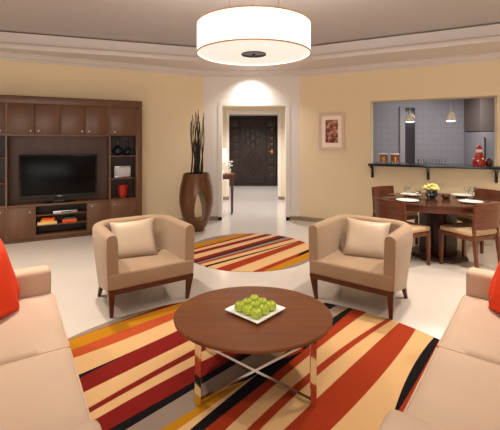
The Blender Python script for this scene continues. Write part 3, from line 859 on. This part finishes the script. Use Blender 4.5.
def make_dchair(label):
    t = thing('dining_chair', label, 'chair', group='dining chairs around the round table')
    bm = bmesh.new(); box(bm, -.225, .225, -.24, .20, .415, .475, .022, 3); finish(bm, 'seat', M['beige'], t)
    bm = bmesh.new(); box(bm, -.22, .22, -.235, .20, .365, .415, .004); finish(bm, 'seat_frame', M['dchair'], t)
    # curved back panel
    bm = bmesh.new(); n = 14; rows = []
    for i in range(n + 1):
        f = -1 + 2 * i / n; x = .23 * f; y = .235 - .05 * f * f
        rows.append([bm.verts.new((x, y + dy + (z - .45) * .10, z)) for dy, z in ((-.011, .50), (-.011, .80), (.011, .80), (.011, .50))])
    for a, b in zip(rows, rows[1:]):
        for j in range(4): bm.faces.new((a[j], a[(j + 1) % 4], b[(j + 1) % 4], b[j]))
    bm.faces.new(rows[0]); bm.faces.new(rows[-1])
    finish(bm, 'backrest', M['dchair'], t)
    for sx in (-1, 1):
        bm = bmesh.new(); bar(bm, (sx * .205, -.22, .415), (sx * .205, -.225, 0), .04, .04, .028, .028); finish(bm, 'leg', M['dchair'], t)
        bm = bmesh.new(); bar(bm, (sx * .205, .19, .44), (sx * .205, .235, 0), .036, .04, .028, .028)
        bar(bm, (sx * .205, .19, .43), (sx * .212, .222, .79), .034, .03, .026, .02); finish(bm, 'leg', M['dchair'], t)
    return t
def face(dx, dy): return math.atan2(dx, -dy)     # rotation whose local -y looks along (dx, dy)
c1 = make_dchair('dining chair seen from behind, beside the armchair, on the television side of the table')
c1.location = (1.86, 4.60, 0); c1.rotation_euler = (0, 0, face(.87, .47))
dup(c1, (2.62, 4.47, 0), face(-.42, .9), 'dining chair seen from behind at the side of the table nearest the sofa')
dup(c1, (2.15, 5.58, 0), face(.42, -.75), 'dining chair against the wall side of the table, under the preserve jars')
dup(c1, (3.23, 5.28, 0), face(-.9, -.35), 'dining chair on the wall side of the table, under the red figurine')
ZD = .742
p0 = None
for (x, y, lab) in ((1.98, 4.72, 'in front of the chair beside the armchair'), (2.72, 4.62, 'in front of the chair nearest the sofa'), (2.24, 5.24, 'on the far side by the hatch wall'), (2.92, 5.17, 'on the far side under the red figurine')):
    L_ = 'round white dinner plate on the dining table, ' + lab
    if p0 is None:
        p0 = LA('dinner_plate', M['china'], None, [(0, 0), (.07, 0), (.08, .004), (.13, .014), (.135, .018), (.13, .018), (.08, .008), (0, .006)], 40, (x, y, ZD))
        tag(p0, L_, 'plate', 'dinner plates')
    else:
        q = p0.copy(); col.objects.link(q); q.location = (x, y, ZD); q['label'] = L_
w0 = None
for (x, y, lab) in ((2.15, 4.80, 'beside the plate next to the armchair chair'), (2.08, 4.98, 'behind the plate next to the armchair chair'), (2.28, 4.78, 'just before the flower bowl'), (2.20, 5.2, 'by the far plate near the hatch wall'),
                    (2.86, 4.95, 'between the two plates on the sofa side'), (2.96, 4.98, 'beside its pair below the figurine'), (2.7, 5.3, 'on the far side behind the candle')):
    L_ = 'clear wine glass on the dining table, ' + lab
    if w0 is None:
        w0 = thing('wine_glass', L_, 'glass', (x, y, ZD), 0, 'wine glasses on the dining table')
        LA('bowl', M['glass'], w0, [(.004, .07), (.025, .08), (.036, .11), (.03, .155), (.028, .155), (.033, .11), (.022, .084), (0, .078)], 24, cap=False)
        LA('stem', M['glass'], w0, [(0, 0), (.032, 0), (.03, .004), (.005, .01), (.004, .07), (0, .072)], 20)
    else: dup(w0, (x, y, ZD), 0, L_)
fb_ = thing('flower_bowl', 'grey glass bowl of pale yellow flowers in the middle of the table', 'flowers', (2.42, 5.0, ZD))
LA('bowl', M['dglass'], fb_, [(0, 0), (.04, 0), (.075, .03), (.08, .06), (.06, .1), (.055, .1), (.07, .06), (0, .02)], 32)
bm = bmesh.new()
for k in range(46):
    v = Vector((random.gauss(0, 1), random.gauss(0, 1), abs(random.gauss(0, 1)))).normalized()
    p = Vector((v.x * .085, v.y * .085, .115 + v.z * .065))
    bmesh.ops.create_icosphere(bm, subdivisions=2, radius=random.uniform(.018, .028), matrix=Matrix.Translation(p) @ Matrix.Rotation(random.uniform(0, 3), 4, 'X') @ Matrix.Diagonal((1, 1, .5, 1)))
finish(bm, 'blossom', M['yellow'], fb_)
LA('foliage', M['green'], fb_, [(0, .07), (.05, .08), (.085, .11), (.06, .15), (0, .16)], 16)
cg = thing('candle_glass', 'small lit candle in a brown glass bowl beside the flowers', 'candle', (2.58, 4.94, ZD))
LA('bowl', M['walnut'], cg, [(0, 0), (.035, 0), (.055, .03), (.05, .06), (.045, .06), (.048, .03), (0, .012)], 28)
LA('candle', M['flame'], cg, [(0, .013), (.035, .02), (.038, .045), (0, .05)], 20)

# ------------------------------------------------------------------ lights
def area(name, loc, rot, sx, sy, power, color, spread=None):
    l = bpy.data.lights.new(name, 'AREA'); l.shape = 'RECTANGLE'; l.size = sx; l.size_y = sy; l.energy = power; l.color = color
    if spread: l.spread = spread
    o = bpy.data.objects.new(name, l); col.objects.link(o); o.location = loc; o.rotation_euler = rot; return o
def spot(name, loc, power, color, ang=100, blend=.7, rad=.06, rot=(0, 0, 0)):
    l = bpy.data.lights.new(name, 'SPOT'); l.energy = power; l.color = color; l.spot_size = R(ang); l.spot_blend = blend; l.shadow_soft_size = rad
    o = bpy.data.objects.new(name, l); col.objects.link(o); o.location = loc; o.rotation_euler = rot; return o
def point(name, loc, power, color, rad=.1):
    l = bpy.data.lights.new(name, 'POINT'); l.energy = power; l.color = color; l.shadow_soft_size = rad
    o = bpy.data.objects.new(name, l); col.objects.link(o); o.location = loc; return o
WARM = (1, .88, .74); SOFT = (1, .91, .80); COOL = (.93, .95, 1)
area('rear_fill_light', (0, -2.38, 1.4), (R(90), 0, 0), 5.0, 2.1, 90, (1, .96, .92))  # added fill light, set in the made-up rear window
dlr = None
for (x, y, pw) in ((-3.7, 3.3, 250), (-1.95, 2.75, 135), (0, .8, 60), (2.0, 2.75, 135), (3.7, 3.2, 250), (-3.2, .2, 60), (3.2, .2, 60), (-1.7, 3.8, 195), (1.7, 3.8, 195)):
    spot('downlight_beam', (x, y, 3.03), pw, WARM, 115, .8, .07)
    if dlr is None:
        dlr = thing('downlight', 'round recessed downlight in the main ceiling', 'downlight', (x, y, 3.05), 0, 'recessed ceiling downlights')
        LA('trim_ring', M['steel'], dlr, [(.055, -.006), (.075, -.006), (.078, 0), (.055, 0), (.055, -.006)], 32, cap=False)
        LA('lens', M['diffuser'], dlr, [(0, -.002), (.055, -.002), (.055, 0), (0, 0)], 24)
    else: dup(dlr, (x, y, 3.05), 0)
point('drum_bulb', (.03, 3.0, 2.33), 45, SOFT, .12)
# wall washer over the hall opening
spot('wall_washer', (.02, 6.75, 2.80), 60, (1, .95, .90), 125, 1, .05, (R(10), 0, 0))
# added fill spot without a fixture, brightens the dining corner and walls
spot('dining_fill', (2.47, 4.9, 2.8), 60, WARM, 100, .8, .05)
for y in (8.4, 11.2): spot('hall_beam', (0.1, y, 2.58), 200, (1, .97, .95), 130, .7, .08)
area('kitchen_light', (4.2, 7.4, 2.58), (0, 0, 0), 1.6, .8, 28, (1, .97, .98))
point('hall_lamp_bulb', (-.62, 7.80, 1.2), 6, WARM, .05)
for s in (1.91, 2.53):
    p = K(s, .25, 1.80); spot('pendant_beam', p, 8, SOFT, 120, .6, .03)

w_ = bpy.data.worlds.new('world'); sc.world = w_; w_.use_nodes = True
w_.node_tree.nodes['Background'].inputs[0].default_value = (1, .93, .85, 1); w_.node_tree.nodes['Background'].inputs[1].default_value = .3

# ------------------------------------------------------------------ camera
cam = bpy.data.cameras.new('camera'); co = bpy.data.objects.new('camera', cam); col.objects.link(co)
co.location = (0, 0, 1.5); co.rotation_euler = (R(90), 0, 0)
cam.sensor_width = 36; cam.lens = 375 / 500 * 36; cam.shift_y = -74 / 500
cam.clip_start = .05
sc.camera = co
sc.view_settings.view_transform = 'Standard'; sc.view_settings.look = 'None'; sc.view_settings.gamma = 1
sc.view_settings.use_curve_mapping = False
sc.view_settings.exposure = 0.35
